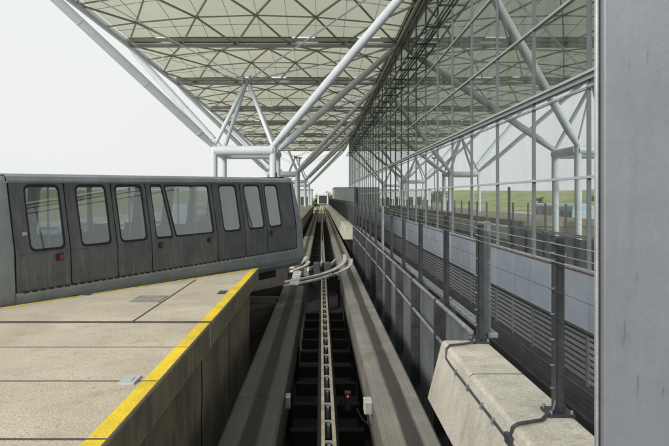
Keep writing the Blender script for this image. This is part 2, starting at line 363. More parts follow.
running_beam(RB, 8.30, 24, 'middle span of the right concrete running beam, between the first joint and the track switch', dz=-.004)
running_beam(RB, 24.02, 180, 'far span of the right concrete running beam, beyond the switch towards the white vehicle')
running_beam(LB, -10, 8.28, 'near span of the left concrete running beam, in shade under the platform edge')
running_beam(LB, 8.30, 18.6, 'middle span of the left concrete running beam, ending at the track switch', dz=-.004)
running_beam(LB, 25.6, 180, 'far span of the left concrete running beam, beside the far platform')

# guide rail in the middle
def guide_rail(y0, y1, label, clamps):
    t = thing('guide_rail', label, 'rail', (.088,(y0+y1)/2,-.9), 'central steel guide rails')
    for sx in (-1,1):
        xc = .088+sx*.064
        MB().box(xc-.022,xc+.022,y0,y1,-.05,0).box(xc-.007,xc+.007,y0,y1,-.22,-.05).build('rail', M['railtop'], t, bevel=.004)
    MB().box(-.03,.206,y0,y1,-.27,-.222).build('base_plate', M['tie'], t)
    for i in range(clamps):
        y = y0+.35+i*(.62)
        if y > y1: break
        MB().path([(.045,y,-.03),(.06,y+.02,-.012),(.116,y+.02,-.012),(.131,y,-.03)], .016, 6).box(.07,.106,y-.05,y+.06,-.2,-.03).build('clamp', M['galv'], t)
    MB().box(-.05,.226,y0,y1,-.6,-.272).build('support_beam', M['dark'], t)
guide_rail(-6, 20.6, 'near twin steel guide rail running up the dark middle of the track', 44)
guide_rail(25.4, 170, 'far twin steel guide rail beyond the switch, running to the white vehicle', 20)

# cross ties
tie0 = MB().box(-.505,.70,-.10,.10,-1.25,-1.0).build('cross_tie', M['tie'], bevel=.015)
tag(tie0, 'dark concrete cross tie between the running beams', 'track tie', 'dark cross ties between the running beams')
first = True
for i in range(20):
    y = 3.6+1.22*i
    if 19.8 < y < 26: continue
    if first: tie0.location = (0,y,0); first = False; continue
    c = tie0.copy(); C.objects.link(c); c.location = (0,y,0)
for i in range(56):
    y = 27+.85*i
    c = tie0.copy(); C.objects.link(c); c.location = (0,y,.62)
    c['label'] = 'pale rib-like cross tie of the far track beyond the switch'; c['group'] = 'rib-like ties of the far track'

# switch: curved steel running plates sweeping from the right beam to the swung vehicle
def curve(pts, n=22):
    P = [Vector(p) for p in pts]; out = []
    for i in range(len(P)-1):
        p0 = P[max(i-1,0)]; p1 = P[i]; p2 = P[i+1]; p3 = P[min(i+2,len(P)-1)]
        for k in range(n//(len(P)-1)+2):
            t = k/(n//(len(P)-1)+2)
            out.append(.5*((2*p1)+(-p0+p2)*t+(2*p0-5*p1+4*p2-p3)*t*t+(-p0+3*p1-3*p2+p3)*t**3))
    out.append(P[-1]); return out
def strip(mb, pts, w, z0, z1):
    c = curve(pts)
    for i in range(len(c)-1):
        a, b = c[i], c[i+1]
        da = (c[min(i+1,len(c)-1)]-c[max(i-1,0)]).normalized(); db = (c[min(i+2,len(c)-1)]-c[i]).normalized()
        na = Vector((da.y,-da.x,0))*w/2; nb = Vector((db.y,-db.x,0))*w/2
        mb.hexa([(a-na)[:2]+(z0,),(a+na)[:2]+(z0,),(b+nb)[:2]+(z0,),(b-nb)[:2]+(z0,),(a-na)[:2]+(z1,),(a+na)[:2]+(z1,),(b+nb)[:2]+(z1,),(b-nb)[:2]+(z1,)])
sw = thing('track_switch', 'pale worn steel track switch curving from the right beam across to the dark vehicle', 'track switch', (0,22.5,-.7))
A = MB(); strip(A, [(1.12,28.6,0),(1.06,26.8,0),(.95,25.2,0),(.66,23.4,0),(.36,22.3,0),(-.02,21.3,0),(-.66,20.2,0),(-1.12,19.5,0)], .17, -.035, .022); A.build('running_plate', M['steelrun'], sw)
A = MB(); strip(A, [(1.33,26.6,0),(1.25,25.0,0),(1.05,23.4,0),(.72,22.1,0),(.36,21.2,0),(-.02,20.3,0),(-.66,19.25,0),(-1.12,18.6,0)], .14, -.035, .018); A.build('running_plate', M['steelrun'], sw)
A = MB(); strip(A, [(-.66,27.6,0),(-.76,25.9,0),(-.92,24.4,0),(-1.14,23.4,0)], .16, -.035, .02); A.build('running_plate', M['steelrun'], sw)
A = MB(); strip(A, [(-.50,25.5,0),(-.62,24.2,0),(-.80,23.3,0),(-1.1,22.3,0)], .12, -.035, .016); A.build('running_plate', M['steelrun'], sw)
for y, l in ((18.7,1.4),(20.9,1.3)): MB().box(-1.0,-.72,y,y+l,-.1,.012).build('filler_plate', M['steelrun'], sw)
A = MB(); strip(A, [(.06,25.5,0),(-.02,24.6,0),(-.2,23.7,0),(-.5,22.9,0)], .06, -.08, .05); A.build('guide_blade', M['steelrun'], sw)
A = MB(); strip(A, [(.62,26.2,0),(.50,25.2,0),(.34,24.4,0)], .05, -.08, .05); A.build('guide_blade', M['steelrun'], sw)
for x in (-.16,.25):
    MB().box(x-.13,x+.13,23.0,23.8,-.55,.16).box(x-.10,x+.10,23.05,23.75,.163,.19).build('switch_machine', M['slate'], sw, bevel=.02)
for y in (21.6,24.4): MB().box(-.45,.68,y,y+.4,-.62,-.12).build('tie_beam', M['dark'], sw)
A = MB().path([(.62,20.6,-.1),(.64,20.6,.05),(.55,20.75,.08),(.3,20.9,.08),(.24,20.9,-.1)], .025, 8); A.build('hose', M['galv'], sw, smooth=True)

# diverging guideway under the vehicle
def rot_pt(u, w, z=0): return Vector((-1.318-.852*w+Ux*u, 15.263+.523*w+Uy*u, z))
dv = []
for w, lab in ((.35,'front'),(2.1,'rear')):
    A = MB(); u1 = .55 if w < 1 else 3.3
    a, b = rot_pt(-12,w), rot_pt(u1,w); A.bar(a+Vector((0,0,-.33)), b+Vector((0,0,-.33)), .6, .62)
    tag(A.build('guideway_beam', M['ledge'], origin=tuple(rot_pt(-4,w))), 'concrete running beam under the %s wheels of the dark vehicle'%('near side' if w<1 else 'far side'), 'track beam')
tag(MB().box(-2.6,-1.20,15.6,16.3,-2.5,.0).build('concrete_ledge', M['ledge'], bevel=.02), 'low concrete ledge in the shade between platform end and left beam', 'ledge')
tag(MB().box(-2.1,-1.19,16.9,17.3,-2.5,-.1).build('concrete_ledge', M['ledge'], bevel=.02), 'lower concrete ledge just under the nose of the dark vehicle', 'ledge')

tag(MB().box(-9,-1.62,29.5,29.9,-2.57,.95).build('retaining_wall', M['ledge'], bevel=.02), 'added dark wall standing in for the gloom behind and below the dark vehicle', 'wall')  # wall added to hide the columns and darken the space behind
# small things in the track
t = thing('signal_lamp', 'tiny lit red lamp low in the dark track', 'lamp', (.42,9.45,-.62))
MB().box(.37,.47,9.42,9.55,-.62,-.33).path([(.32,9.5,-.62),(.32,9.5,-.45)], .02, 6).build('housing', M['slate'], t, bevel=.01)
MB().path([(.42,9.42,-.38),(.42,9.40,-.38)], .017, 12).build('lens', M['redlamp'], t)
t = thing('junction_box', 'small pale box fixed to the inner side of the right running beam', 'box', (.64,8.15,-.1))
MB().box(.585,.698,8.1,8.32,-.19,-.02).build('case', M['innerpale'], t, bevel=.01)
MB().box(.60,.682,8.093,8.099,-.175,-.035).build('lid', M['plate'], t)
MB().path([(.64,8.2,-.19),(.64,8.2,-.35),(.60,8.6,-.45),(.55,9.2,-.5)], .012, 6).build('cable', M['rubber'], t)
t = thing('junction_box', 'dim small box on the inner side of the left running beam', 'box', (-.45,8.4,-.1))
MB().box(-.507,-.43,8.4,8.6,-.22,-.06).build('case', M['galv'], t, bevel=.01)

# ------------------------------------------------------------------ right side barrier, fence, parapet
BX0, BX1 = 1.43, 1.96
def barrier(y0, y1, label):
    mb = MB().prism_y([(1.262,.36),(1.30,.33),(1.96,.33),(BX1,1.03),(BX1-.02,1.05),(BX0+.03,1.05),(BX0,1.03),(BX0-.015,.97)], y0, y1)
    o = mb.build('concrete_barrier', M['barrier'], origin=(1.7,(y0+y1)/2,.33), bevel=.012)
    # pours: transverse joints over the top
    return tag(o, label, 'barrier', 'sloped concrete barriers right of the track')
nb = barrier(3.46, 7.12, 'pale sloping concrete barrier at bottom right, with a cable clipped along its edge')
s = MB()
y = 4.1
for yj in (3.95, 5.75): s.prism_y([(BX0-.004,.975),(BX0-.004,1.03),(BX0+.03,1.0535),(BX1-.02,1.0535),(BX1-.02,1.049),(BX0+.034,1.049),(BX0,1.03),(BX0,.975)], yj, yj+.012)
s.build('joint', M['joint'], nb)
barrier(34.2, 150, 'long far concrete barrier starting at the tall dark post, in front of the grey enclosure')
# support under the barriers: wall behind
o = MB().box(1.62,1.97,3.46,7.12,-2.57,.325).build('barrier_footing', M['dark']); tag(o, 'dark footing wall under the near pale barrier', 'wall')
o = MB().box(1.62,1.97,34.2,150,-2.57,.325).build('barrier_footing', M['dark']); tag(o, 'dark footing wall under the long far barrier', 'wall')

cond = MB()
pts = [(1.86,7.0,1.10),(1.82,6.95,1.075),(1.62,6.86,1.07),(1.46,6.80,1.07),(1.415,6.78,1.03),(1.405,6.74,.94)]
cond.path(pts+[(1.402,6.5,.93),(1.402,5.2,.93),(1.402,4.55,.93),(1.405,4.47,.95),(1.42,4.44,1.05),(1.46,4.44,1.072),(1.66,4.52,1.07),(1.72,4.60,1.07),(1.80,4.66,1.09),(1.83,4.68,1.16)], .0135, 8)
cond.path([(1.402,4.55,.93),(1.402,3.5,.93)], .0135, 8)
t = thing('conduit_cable', 'dark conduit cable clipped along the edge of the near pale barrier', 'cable', (1.402,5.2,.93))
cond.build('conduit', M['slate'], t, smooth=True)
for y in (6.2,5.7,5.2,4.85,4.1): MB().box(1.382,1.424,y,y+.03,.905,.96).build('clip', M['galv'], t)
MB().box(1.385,1.42,4.40,4.54,.90,.98).build('tee_box', M['slate'], t, bevel=.006)

CAB = [(.36,.0045),(.44,.0045),(.50,.0045),(.72,.0022),(.92,.0022),(1.12,.0022),(1.32,.0022),(1.5,.0022)]
def post(parent, x, y, z0, z1, w, d, plate=True, mat='slate'):
    b = MB().box(x-w/2,x+w/2,y,y+d,z0,z1)
    b.box(x-w/2-.006,x-w/2-.001,y-.02,y+d+.02,z0,z1-.01)      # flange of the I section
    p = b.build('post', M[mat], parent, bevel=.004)
    if plate:
        e = MB().box(x-.11,x+.09,y-.07,y+d+.07,z0,z0+.025)
        e.build('base_plate', M['galv'] if mat=='galv' else M['slate'], p, local=False)
        bb = MB()
        for bx in (-.09,.07):
            for by in (-.05,d+.05): bb.path([(x+bx,y+by,z0+.02),(x+bx,y+by,z0+.05)], .012, 6)
        bb.build('bolt', M['galv'], p)
    return p
f1 = thing('wire_fence', 'near wire fence of two dark flat posts bolted on top of the pale barrier', 'fence', (1.86,5.9,1.05), 'wire fences along the right side')
for y in (4.68,7.0): post(f1, 1.866, y, 1.05, 2.43, .07, .055)
for d, r in CAB:
    MB().path([(1.80,3.5,EYE-d),(1.80,7.0,EYE-d)], r, 6).build('cable', M['galv' if d < .6 else 'slate'], f1)
    for y in (4.68,7.0): MB().path([(1.80,y+.0275,EYE-d),(1.826,y+.0275,EYE-d)], .010, 6).build('cable_clip', M['galv'], f1)
f2 = thing('wire_fence', 'middle wire fence of dark posts standing in the steel parapet, between the pale barriers', 'fence', (1.95,20,.3), 'wire fences along the right side')
Y2 = [6.92+2.4*k for k in range(12)]
for k, y in enumerate(Y2): post(f2, 1.955 if k else 1.995, y+(.25 if k==0 else 0), .30 if k else 1.05, 2.46, .07, .06, False, 'galv' if k in (0,5) else 'slate')
for d, r in CAB: MB().path([(1.90,7.0,EYE-d),(1.90,33.8,EYE-d)], r, 6).build('cable', M['galv' if d < .6 else 'slate'], f2)
f3 = thing('wire_fence', 'far wire fence of closely seen dark posts on the long far barrier', 'fence', (1.95,90,1.05), 'wire fences along the right side')
post(f3, 1.955, 34.0, .3, 3.33, .12, .1, False)
y = 36.3
while y < 148: post(f3, 1.9, y, 1.05, 2.46, .09, .06, False); y += 2.4
for d, r in CAB[:6]: MB().path([(1.85,34.1,EYE-d),(1.85,148,EYE-d)], r, 5).build('cable', M['galv' if d < .6 else 'slate'], f3)
# steel parapet
par = thing('steel_parapet', 'grey steel parapet of posts, pipes and panels along the track between the barriers', 'parapet', (1.9,20,-2.5))
for k in range(11):
    y0 = Y2[k]+.02 if k else 7.14; y1 = Y2[k+1]
    MB().box(1.93,1.945,y0+.12,y1-.04,-.9,1.0).build('panel', M['parapet'], par)
    MB().path([(1.80,y0+.05,1.13),(1.80,y1-.02,1.13)], .032, 10).build('top_pipe', M['galv'], par, smooth=True)
    MB().path([(1.80,y0+.05,.58),(1.80,y1-.02,.58)], .03, 10).build('lower_pipe', M['galv'], par, smooth=True)
    MB().box(1.99,2.11,y0,y1-.03,1.07,1.13).build('top_channel', M['galv'], par, bevel=.006)
    MB().box(1.76,1.925,y1-.02,y1+.06,-2.5,1.16).box(1.755,1.93,y1-.035,y1-.022,-2.5,1.12).build('upright', M['slate'], par, bevel=.006)
    MB().box(2.0,2.10,y1-.02,y1+.06,-2.5,1.06).build('rear_upright', M['slate'], par)

# metal-clad pillar at the right edge
pil = thing('metal_pillar', 'tall pale grey metal-clad pillar filling the right edge, with a silver edge trim', 'pillar', (1.75,3.0,-2.5))
MB().box(1.414,2.9,2.99,3.06,-2.5,7.5).build('cladding', M['pillar'], pil, bevel=.004)
MB().box(1.390,1.403,3.03,3.055,-2.5,7.5).build('edge_trim', M['silver'], pil, bevel=.003)
MB().box(1.404,1.413,3.035,3.055,-2.5,7.5).build('edge_gasket', M['slate'], pil)

# ------------------------------------------------------------------ terminal building with glass facade
term = thing('terminal_building', 'terminal building with a tall mirror-like glass facade over blue grey cladding and louvres', 'building', (12,60,-2.6))
XR_ = 6.05; PITCH = 3.66; YM = [14.1+PITCH*k for k in range(-8,34)]
ROWS = [.99, 3.22, 5.60, 7.70, 10.06, 12.4, 14.75]
MB().box(FX+5.5,FX+5.7,YM[0],YM[-1],-2.6,14.8).build('inner_wall', M['inner'], term)
MB().box(FX+.15,FX+5.5,YM[0],YM[-1],.6,.9).build('floor', M['inner'], term)
MB().box(XR_-.02,FX+14,YM[0],YM[-1],15.44,15.7).box(FX-.05,FX+.1,YM[0],YM[-1],14.79,15.43).box(FX+.1,FX+14,YM[-1]-.3,YM[-1],-2.6,14.85).box(FX+.1,FX+14,YM[0],YM[0]+.3,-2.6,14.85).build('roof', M['inner'], term)
for k, y in enumerate(YM):
    if k % 2 == 0 and 8 < y < 80: MB().box(FX+1.2,FX+1.7,y+1.2,y+1.7,.9,14.8).build('inner_column', M['innerpale'], term)
rest = MB(); rest2 = MB(); nwin = 0
for k in range(len(YM)-1):
    y0, y1 = YM[k]+.021, YM[k+1]-.021
    for r in range(len(ROWS)-1):
        z0, z1 = ROWS[r]+.021, ROWS[r+1]-.021
        if 7 <= k < 23:
            a_, b_, c_ = (random.uniform(-.004,.004) for _ in range(3))
            MB().quad((FX+a_,y0,z0),(FX+b_,y1,z0),(FX+b_+c_,y1,z1),(FX+a_+c_,y0,z1)).build('window', M['fglass' if r < 2 else 'dimglass'], term); nwin += 1
        else: (rest if r < 2 else rest2).quad((FX,y0,z0),(FX,y1,z0),(FX,y1,z1),(FX,y0,z1))
o = rest.build('window', M['fglass'], term); o['kind'] = 'stuff'
o = rest2.build('window', M['dimglass'], term); o['kind'] = 'stuff'
for y in YM: MB().box(FX-.05,FX+.10,y-.03,y+.03,.99,14.75).build('mullion', M['mullion'], term)
for i, z in enumerate(ROWS):
    if i == 2:
        MB().box(FX-.17,FX+.1,YM[0],YM[-1],z+.02,z+.05).box(FX-.19,FX-.171,YM[0],YM[-1],z+.0,z+.065).box(FX-.09,FX-.03,YM[0],YM[-1],z-.10,z+.018).box(FX-.09,FX-.055,YM[0],YM[-1],z-.28,z-.25).build('sunshade_shelf', M['silver'], term)
        continue
    MB().box(FX-.06,FX+.08,YM[0],YM[-1],z-.03,z+.03).build('transom', M['silver'], term)
MB().box(FX-.09,FX-.078,YM[0],YM[-1],.955,.985).build('reflection_strip', mk('dull_red_reflection',(.12,.062,.058),.6,bump=0), term)  # thin strip painted in place of a red reflection on the glass
# cladding panels, louvres, plinth
for k in range(len(YM)-1):
    y0, y1 = YM[k], YM[k+1]; ym = (y0+y1)/2
    MB().box(FX-.05,FX,y0+.006,ym-.006,-.40,.95).box(FX-.05,FX,ym+.006,y1-.006,-.40,.95).build('cladding_panel', M['clad'], term, bevel=.004)
    fr = MB().box(FX-.06,FX,y0+.01,y0+.06,-1.7,-.45).box(FX-.06,FX,y1-.06,y1-.01,-1.7,-.45).box(FX-.06,FX,ym-.02,ym+.02,-1.7,-.45)
    n = 8
    for j in range(n):
        z = -.52-j*.145
        fr.hexa([(FX-.06,y0+.06,z-.06),(FX-.052,y0+.06,z-.068),(FX-.052,y1-.06,z-.068),(FX-.06,y1-.06,z-.06),(FX-.01,y0+.06,z+.008),(FX,y0+.06,z),(FX,y1-.06,z),(FX-.01,y1-.06,z+.008)])
    fr.build('louvre_panel', M['louvre'], term)
MB().box(FX-.12,FX,YM[0],YM[-1],-.445,-.405).build('trim_rail', M['slate'], term)
MB().box(FX,FX+.05,YM[0],YM[-1],-2.59,.94).build('back_wall', M['plinth'], term)
pn = MB().box(FX-.07,FX-.003,YM[0],YM[-1],-2.58,-1.72)
for j in range(5): pn.box(FX-.09,FX-.072,YM[0],YM[-1],-1.85-j*.14,-1.80-j*.14)
pn.build('plinth', M['plinth'], term)
# maintenance ladder beam high on the facade
lad = MB(); LZ = 11.95
for x in (5.64, 6.2): lad.box(x-.035,x+.035,YM[0],YM[-1],LZ-.05,LZ+.05)
for y in YM: lad.box(5.675,6.165,y-.06,y+.06,LZ-.04,LZ+.04)
lad.build('wind_beam', M['slate'], term)

# walkway deck between the parapet and the building
o = MB().box(2.2,6.15,-12,150,-2.58,-2.45).build('service_road', M['dark']); tag(o, kind='structure')

# ------------------------------------------------------------------ roof
RZ = EYE+12.1; XL, XR = -15.4, 6.05
YB = [28,48,64,84,100,120,136,156]  # near end, out of view, stops here so the sky lights the platform
roof = thing('canopy_roof', 'wide canopy roof of cream ceiling panels under a diamond lattice of tubes', 'roof', (-4.7,92,RZ))
def rz(u, v, rise): return RZ+.10+rise*(1-(2*u-1)**2)*(1-(2*v-1)**2)
for b in range(len(YB)-1):
    y0, y1 = YB[b], YB[b+1]; rows = 4 if y1-y0 > 18 else 3; cols = 5; rise = 1.1
    la = MB(); r = .085
    def node(i, j, dz=0):       # i may be a half index
        u = min(max(i/cols,0),1); v = j/rows
        return Vector((XL+u*(XR-XL), y0+v*(y1-y0), rz(u,v,rise)+dz))
    idx = {}
    for j in range(rows+1):
        off = 0 if j % 2 == 0 else .5
        idx[j] = [i+off for i in range(cols+1) if i+off <= cols]
        if off: idx[j] = [0]+idx[j]+[cols]
        if 0 < j < rows:
            L_ = idx[j]
            for a, c in zip(L_[:-1], L_[1:]): la.bar(node(a,j), node(c,j), .07, .09)
    for j in range(rows):
        for i in idx[j]:
            for q in (i-.5, i+.5):
                if q in idx[j+1] and 0 <= q <= cols: la.bar(node(i,j), node(q,j+1), .095, .12)
    for j in range(1, rows):
        for i in idx[j]:
            q = node(i,j); la.path([q+Vector((0,0,-.09)), q+Vector((0,0,.09))], .16, 8)
    la.build('lattice', M['lattice'], roof)
    # secondary fine purlins on the panels
    pu = MB()
    for i in range(1, cols*2):
        for j in range(rows*2):
            pu.bar(node(i/2,j/2,.43), node(i/2,(j+1)/2,.43), .025, .03)
    for j in range(1, rows*2, 2):
        for i in range(cols*2): pu.bar(node(i/2,j/2,.43), node((i+1)/2,j/2,.43), .02, .03)
    pu.build('purlin', M['lattice'], roof)
    ce = MB(); nu, nv = 20, 12
    gap = .35
    def cp(i, j):
        u = i/nu; v = (gap+(y1-y0-2*gap)*j/nv)/(y1-y0); return Vector((XL+u*(XR-XL), y0+v*(y1-y0), rz(u,v,rise)+.46))
    for i in range(nu):
        for j in range(nv): ce.quad(cp(i,j), cp(i+1,j), cp(i+1,j+1), cp(i,j+1))
    ce.build('ceiling_panel', M['ceil'], roof)
    eb = MB()
    eb.path([(XL,y0,RZ),(XL,y1,RZ)], .19, 10).bar((XL-.28,y0,RZ+.42),(XL-.28,y1,RZ+.42), .16, .5)
    eb.build('edge_beam', M['white'], roof, smooth=True)
    MB().path([(XR,y0,RZ),(XR,y1,RZ)], .13, 10).path([(XR+.26,y0,RZ+.12),(XR+.26,y1,RZ+.12)], .05, 8).path([(XR-.26,y0,RZ+.22),(XR-.26,y1,RZ+.22)], .06, 8).build('edge_tube', M['rbeam'], roof, smooth=True)
for b, y in enumerate(YB):
    MB().path([(XL,y,RZ),(XR,y,RZ)], .14, 10).bar((XL,y-.30,RZ+.40),(XR,y-.30,RZ+.40), .12, .26).bar((XL,y+.30,RZ+.40),(XR,y+.30,RZ+.40), .12, .26).build('cross_beam', M['rbeam'], roof, smooth=True)
    # covers over most of the joint; open slots stay between them
    cv = MB(); x = XL
    while x < XR-1:
        w = random.choice((2.2,3.4,4.4)); cv.box(x, min(x+w,XR), y-.36, y+.36, RZ+.60, RZ+.64); x += w+random.choice((.0,.9,1.8))
    cv.build('joint_cover', M['rbeam'], roof)
    if b in (0,):
        MB().box(XL,XR,y-.1,y-.05,RZ+.1,RZ+1.2).build('fascia', M['white'], roof)

# branching support columns
def tree(yc, label, zb=-2.6):
    xc, hs = -4.68, 1.78; zr = 5.55
    t = thing('branching_column', label, 'column', (xc,yc,zb), 'white branching columns that carry the canopy roof')
    cs = [(-1,-1),(1,-1),(1,1),(-1,1)]
    for sx, sy in cs:
        c = (xc+sx*hs, yc+sy*hs)
        MB().path([(c[0],c[1],zb),(c[0],c[1],zr+.32)], .21, 20).build('column', M['white'], t, smooth=True)
        top = Vector((XL if sx<0 else XR, yc+sy*10, RZ-.05)); b = Vector((c[0],c[1],zr+.25))
        MB().path([b, b+(top-b)*.10, b+(top-b)*.5, b+(top-b)*.92, top], [.16,.235,.245,.225,.12], 18).build('branch', M['white'], t, smooth=True)
        for f_, r_ in ((.085,.250),(.36,.254),(.66,.25),(.90,.24)): MB().path([b+(top-b)*f_, b+(top-b)*(f_+.004)], r_, 18).build('collar', M['white'], t, smooth=True)
        ap = Vector((xc+sx*.06,yc+sy*.06,10.0))
        MB().path([b, b+(ap-b)*.08, b+(ap-b)*.92, ap], [.07,.125,.125,.07], 12).build('strut', M['white'], t, smooth=True)
        off = Vector((.09,0,0)) if abs(sx*sy) else Vector()
        tt = MB()
        for q in (-1,1): tt.path([ap+Vector((0,q*.10,.12)), top+Vector((0,q*.10,-.1))], .026, 6)
        tt.build('tie_rod', M['white'], t, smooth=True)
    for i in range(4):
        a, b = cs[i], cs[(i+1)%4]
        MB().path([(xc+a[0]*hs,yc+a[1]*hs,zr),(xc+b[0]*hs,yc+b[1]*hs,zr)], .29, 18).build('ring_beam', M['white'], t, smooth=True)
    n = MB().path([(xc,yc,9.8),(xc,yc,10.25)], .24, 12)
    for sx, sy in cs: n.box(xc+sx*.22-.05,xc+sx*.22+.05,yc+sy*.2-.09,yc+sy*.2+.09,9.9,10.4)
    n.build('apex_node', M['galv'], t)
    return t
tree(38, 'nearest white branching column, rising behind the dark vehicle')
tree(74, 'second white branching column, smaller beside the nose of the dark vehicle', 1.05)
tree(110, 'third white branching column along the far platform', 1.05)
tree(146, 'farthest white branching column at the end of the canopy')

# ------------------------------------------------------------------ transit vehicle
ROOT = rot_pt(-7.75, 0)
veh = thing('transit_vehicle', 'dark charcoal transit vehicle with pale grey ends, swung across behind the near platform', 'train', (ROOT.x, ROOT.y, 0), rz=math.atan2(Uy,Ux))
veh.rotation_euler = (0, -math.radians(1.0), math.atan2(Uy,Ux))
def ucoord(px, w=0.03):
    bx, by = -1.318-.852*w, 15.263+.523*w; k = (px-VX)/FPX
    return (-bx+by*k)/(Ux-Uy*k)+7.75
ZB, ZBELT, ZT, ZTOP = 1.20, 1.86, 2.96, 3.10
W = 2.75
def prof(z):     # inward offset of the near side at height z
    if z <= ZBELT: return .035*(z-.7)/(ZBELT-.7)
    return .035+.165*(z-ZBELT)
def side_pt(u, z, far, out=0):
    w = prof(z)-out
    return (u, W-w if far else w, z)
def rrect(u0, u1, z0, z1, r, n=5, s0=0, s1=0):
    pts = []
    for cx, cz, a0 in ((u1-r,z0+r,-90),(u1-r,z1-r,0),(u0+r,z1-r,90),(u0+r,z0+r,180)):
        for k in range(n+1):
            a = math.radians(a0+90*k/n); pts.append((cx+r*math.cos(a), cz+r*math.sin(a)))
    res = []
    for u, z in pts:                   # shear for slanted window sides
        t = (z1-z)/(z1-z0); f = (u-u0)/(u1-u0)
        res.append((u+(s0*(1-f)+s1*f)*t, z))
    return res
def side_panel(name, u0, u1, wins, far, parent, mat):
    """panel with rounded window holes, glass and rubber frame"""
    mb = MB()
    outer = [(u0,ZBELT-.06),(u1,ZBELT-.06),(u1,ZT),(u0,ZT)]
    loops = [outer]+[list(reversed(w)) for w in wins]
    flat = [p for l in loops for p in l]
    tris = tessellate_polygon([[Vector((p[0],p[1],0)) for p in l] for l in loops])
    base = len(mb.v); mb.v += [side_pt(p[0],p[1],far) for p in flat]
    mb.f += [tuple(base+i for i in t) for t in tris]
    mb.quad(side_pt(u0,ZB,far),side_pt(u1,ZB,far),side_pt(u1,ZBELT-.062,far,.004),side_pt(u0,ZBELT-.062,far,.004))
    p = mb.build(name, mat, parent, local=True, solid=.012)
    for w in wins:
        cu = sum(q[0] for q in w)/len(w); cz = sum(q[1] for q in w)/len(w)
        ring = MB(); n = len(w)
        def offs(q, d):
            v = Vector((q[0]-cu, q[1]-cz)); L_ = v.length; return (q[0]+v.x/L_*d, q[1]+v.y/L_*d)
        for k in range(n):
            a, b = w[k], w[(k+1)%n]; ao, bo = offs(a,.034), offs(b,.034); ai, bi = offs(a,-.012), offs(b,-.012)
            ring.hexa([side_pt(*ai,far,-.012),side_pt(*bi,far,-.012),side_pt(*bo,far,-.012),side_pt(*ao,far,-.012),
                       side_pt(*ai,far,.012),side_pt(*bi,far,.012),side_pt(*bo,far,.012),side_pt(*ao,far,.012)])
        wf = ring.build('window', M['rubber'], p, local=True)
        g = MB(); g.v += [side_pt(q[0],q[1],far,-.004) for q in w]; g.f.append(tuple(range(n)))
        g.build('pane', M['vglass'], wf, local=True)
    return p
LEFT = ucoord(17); RIGHT = ucoord(296.5)
div = [LEFT, ucoord(72.2), ucoord(118.7), ucoord(153), ucoord(218.5), ucoord(246), ucoord(267.7), RIGHT]
wn = [(33,66.5),(84,112.5),(123,148.5),(158,214.5),(225.3,241.8),(250,265.2),(270.3,282.6)]
kinds = ['end_panel','door','door','middle_panel','door','door','end_panel']
for far in (False, True):
    for i in range(7):
        a, b = div[i]+.012, div[i+1]-.012
        u0, u1 = ucoord(wn[i][0]), ucoord(wn[i][1])
        if i == 3:
            ua, ub = ucoord(174.2), ucoord(177.4); sl = -.17
            wins = [rrect(u0,ua,ZBELT,ZT-.055,.07,5,0,sl), rrect(ub,u1,ZBELT,ZT-.055,.06,5,sl,0)]
            # make the slanted mullion: shear measured towards the top
            wins = [[(u+((sl if abs(u-ua)<abs(u-u0) else 0))*0, z) for u, z in w] for w in wins]
        else: wins = [rrect(u0,u1,ZBELT,ZT-.055,.09)]
        # rrect shears the lower end; flip so that the slant leans with the photograph
        if i == 3:
            def shear(w, lo, hi, s0, s1):
                return [(u+(s0*(1-(u-lo)/(hi-lo))+s1*((u-lo)/(hi-lo)))*((z-ZBELT)/(ZT-.055-ZBELT)), z) for u, z in w]
            wins = [shear(rrect(u0,ua,ZBELT,ZT-.055,.06), u0, ua, 0, -.16), shear(rrect(ub,u1,ZBELT,ZT-.055,.06), ub, u1, -.16, 0)]
        p = side_panel(kinds[i], a, b, wins, far, veh, M['panel'])
        if kinds[i] == 'door' and not far:
            e = MB(); ue = b+.004 if i in (1,4) else a-.004
            e.quad(side_pt(a-.008,ZB,far,.008),side_pt(a+.006,ZB,far,.008),side_pt(a+.006,ZT,far,.008),side_pt(a-.008,ZT,far,.008))
            e.build('edge_seal', M['rubber'], p, local=True, solid=.006)
    # dark gaps behind the panel joints
    for u in div:
        gp = MB()
        for za, zb in ((ZB,ZBELT-.06),(ZBELT-.06,ZT)): gp.quad(side_pt(u-.04,za,far,-.02),side_pt(u+.04,za,far,-.02),side_pt(u+.04,zb,far,-.02),side_pt(u-.04,zb,far,-.02))
        gp.build('door_gap', M['rubber'], veh, local=True, solid=.01)
    # cant rail and skirt
    cr_ = MB(); n = 5
    sec = [(ZT,prof(ZT)-.012),(ZT+.03,prof(ZT)-.03),(ZTOP-.04,prof(ZT)+.0),(ZTOP,prof(ZT)+.06)]
    for (z0,w0),(z1,w1) in zip(sec[:-1],sec[1:]):
        cr_.quad((LEFT-.02,W-w0 if far else w0,z0),(RIGHT+.02,W-w0 if far else w0,z0),(RIGHT+.02-.02,W-w1 if far else w1,z1),(LEFT-.02,W-w1 if far else w1,z1))
    cr_.build('cant_rail', M['shell'], veh, local=True, solid=.01)
    sk = MB()
    sec = [(ZB-.004,-.01),(ZB-.06,-.025),(.95,-.02),(.80,.03),(.70,.12)]
    for (z0,w0),(z1,w1) in zip(sec[:-1],sec[1:]):
        sk.quad((LEFT-.02,W-w0 if far else w0,z0),(RIGHT+.04,W-w0 if far else w0,z0),(RIGHT+.04,W-w1 if far else w1,z1),(LEFT-.02,W-w1 if far else w1,z1))
    sk.build('skirt', M['shell'], veh, local=True, solid=.01)
    rv = MB(); u = LEFT+.1
    while u < RIGHT-.1:
        rv.box(u,u+.10,(W-.0 if far else -.022),(W+.022 if far else -.0),ZB-.018,ZB+.008); u += .15
    rv.build('sill_clip', M['rubber'], veh, local=True)
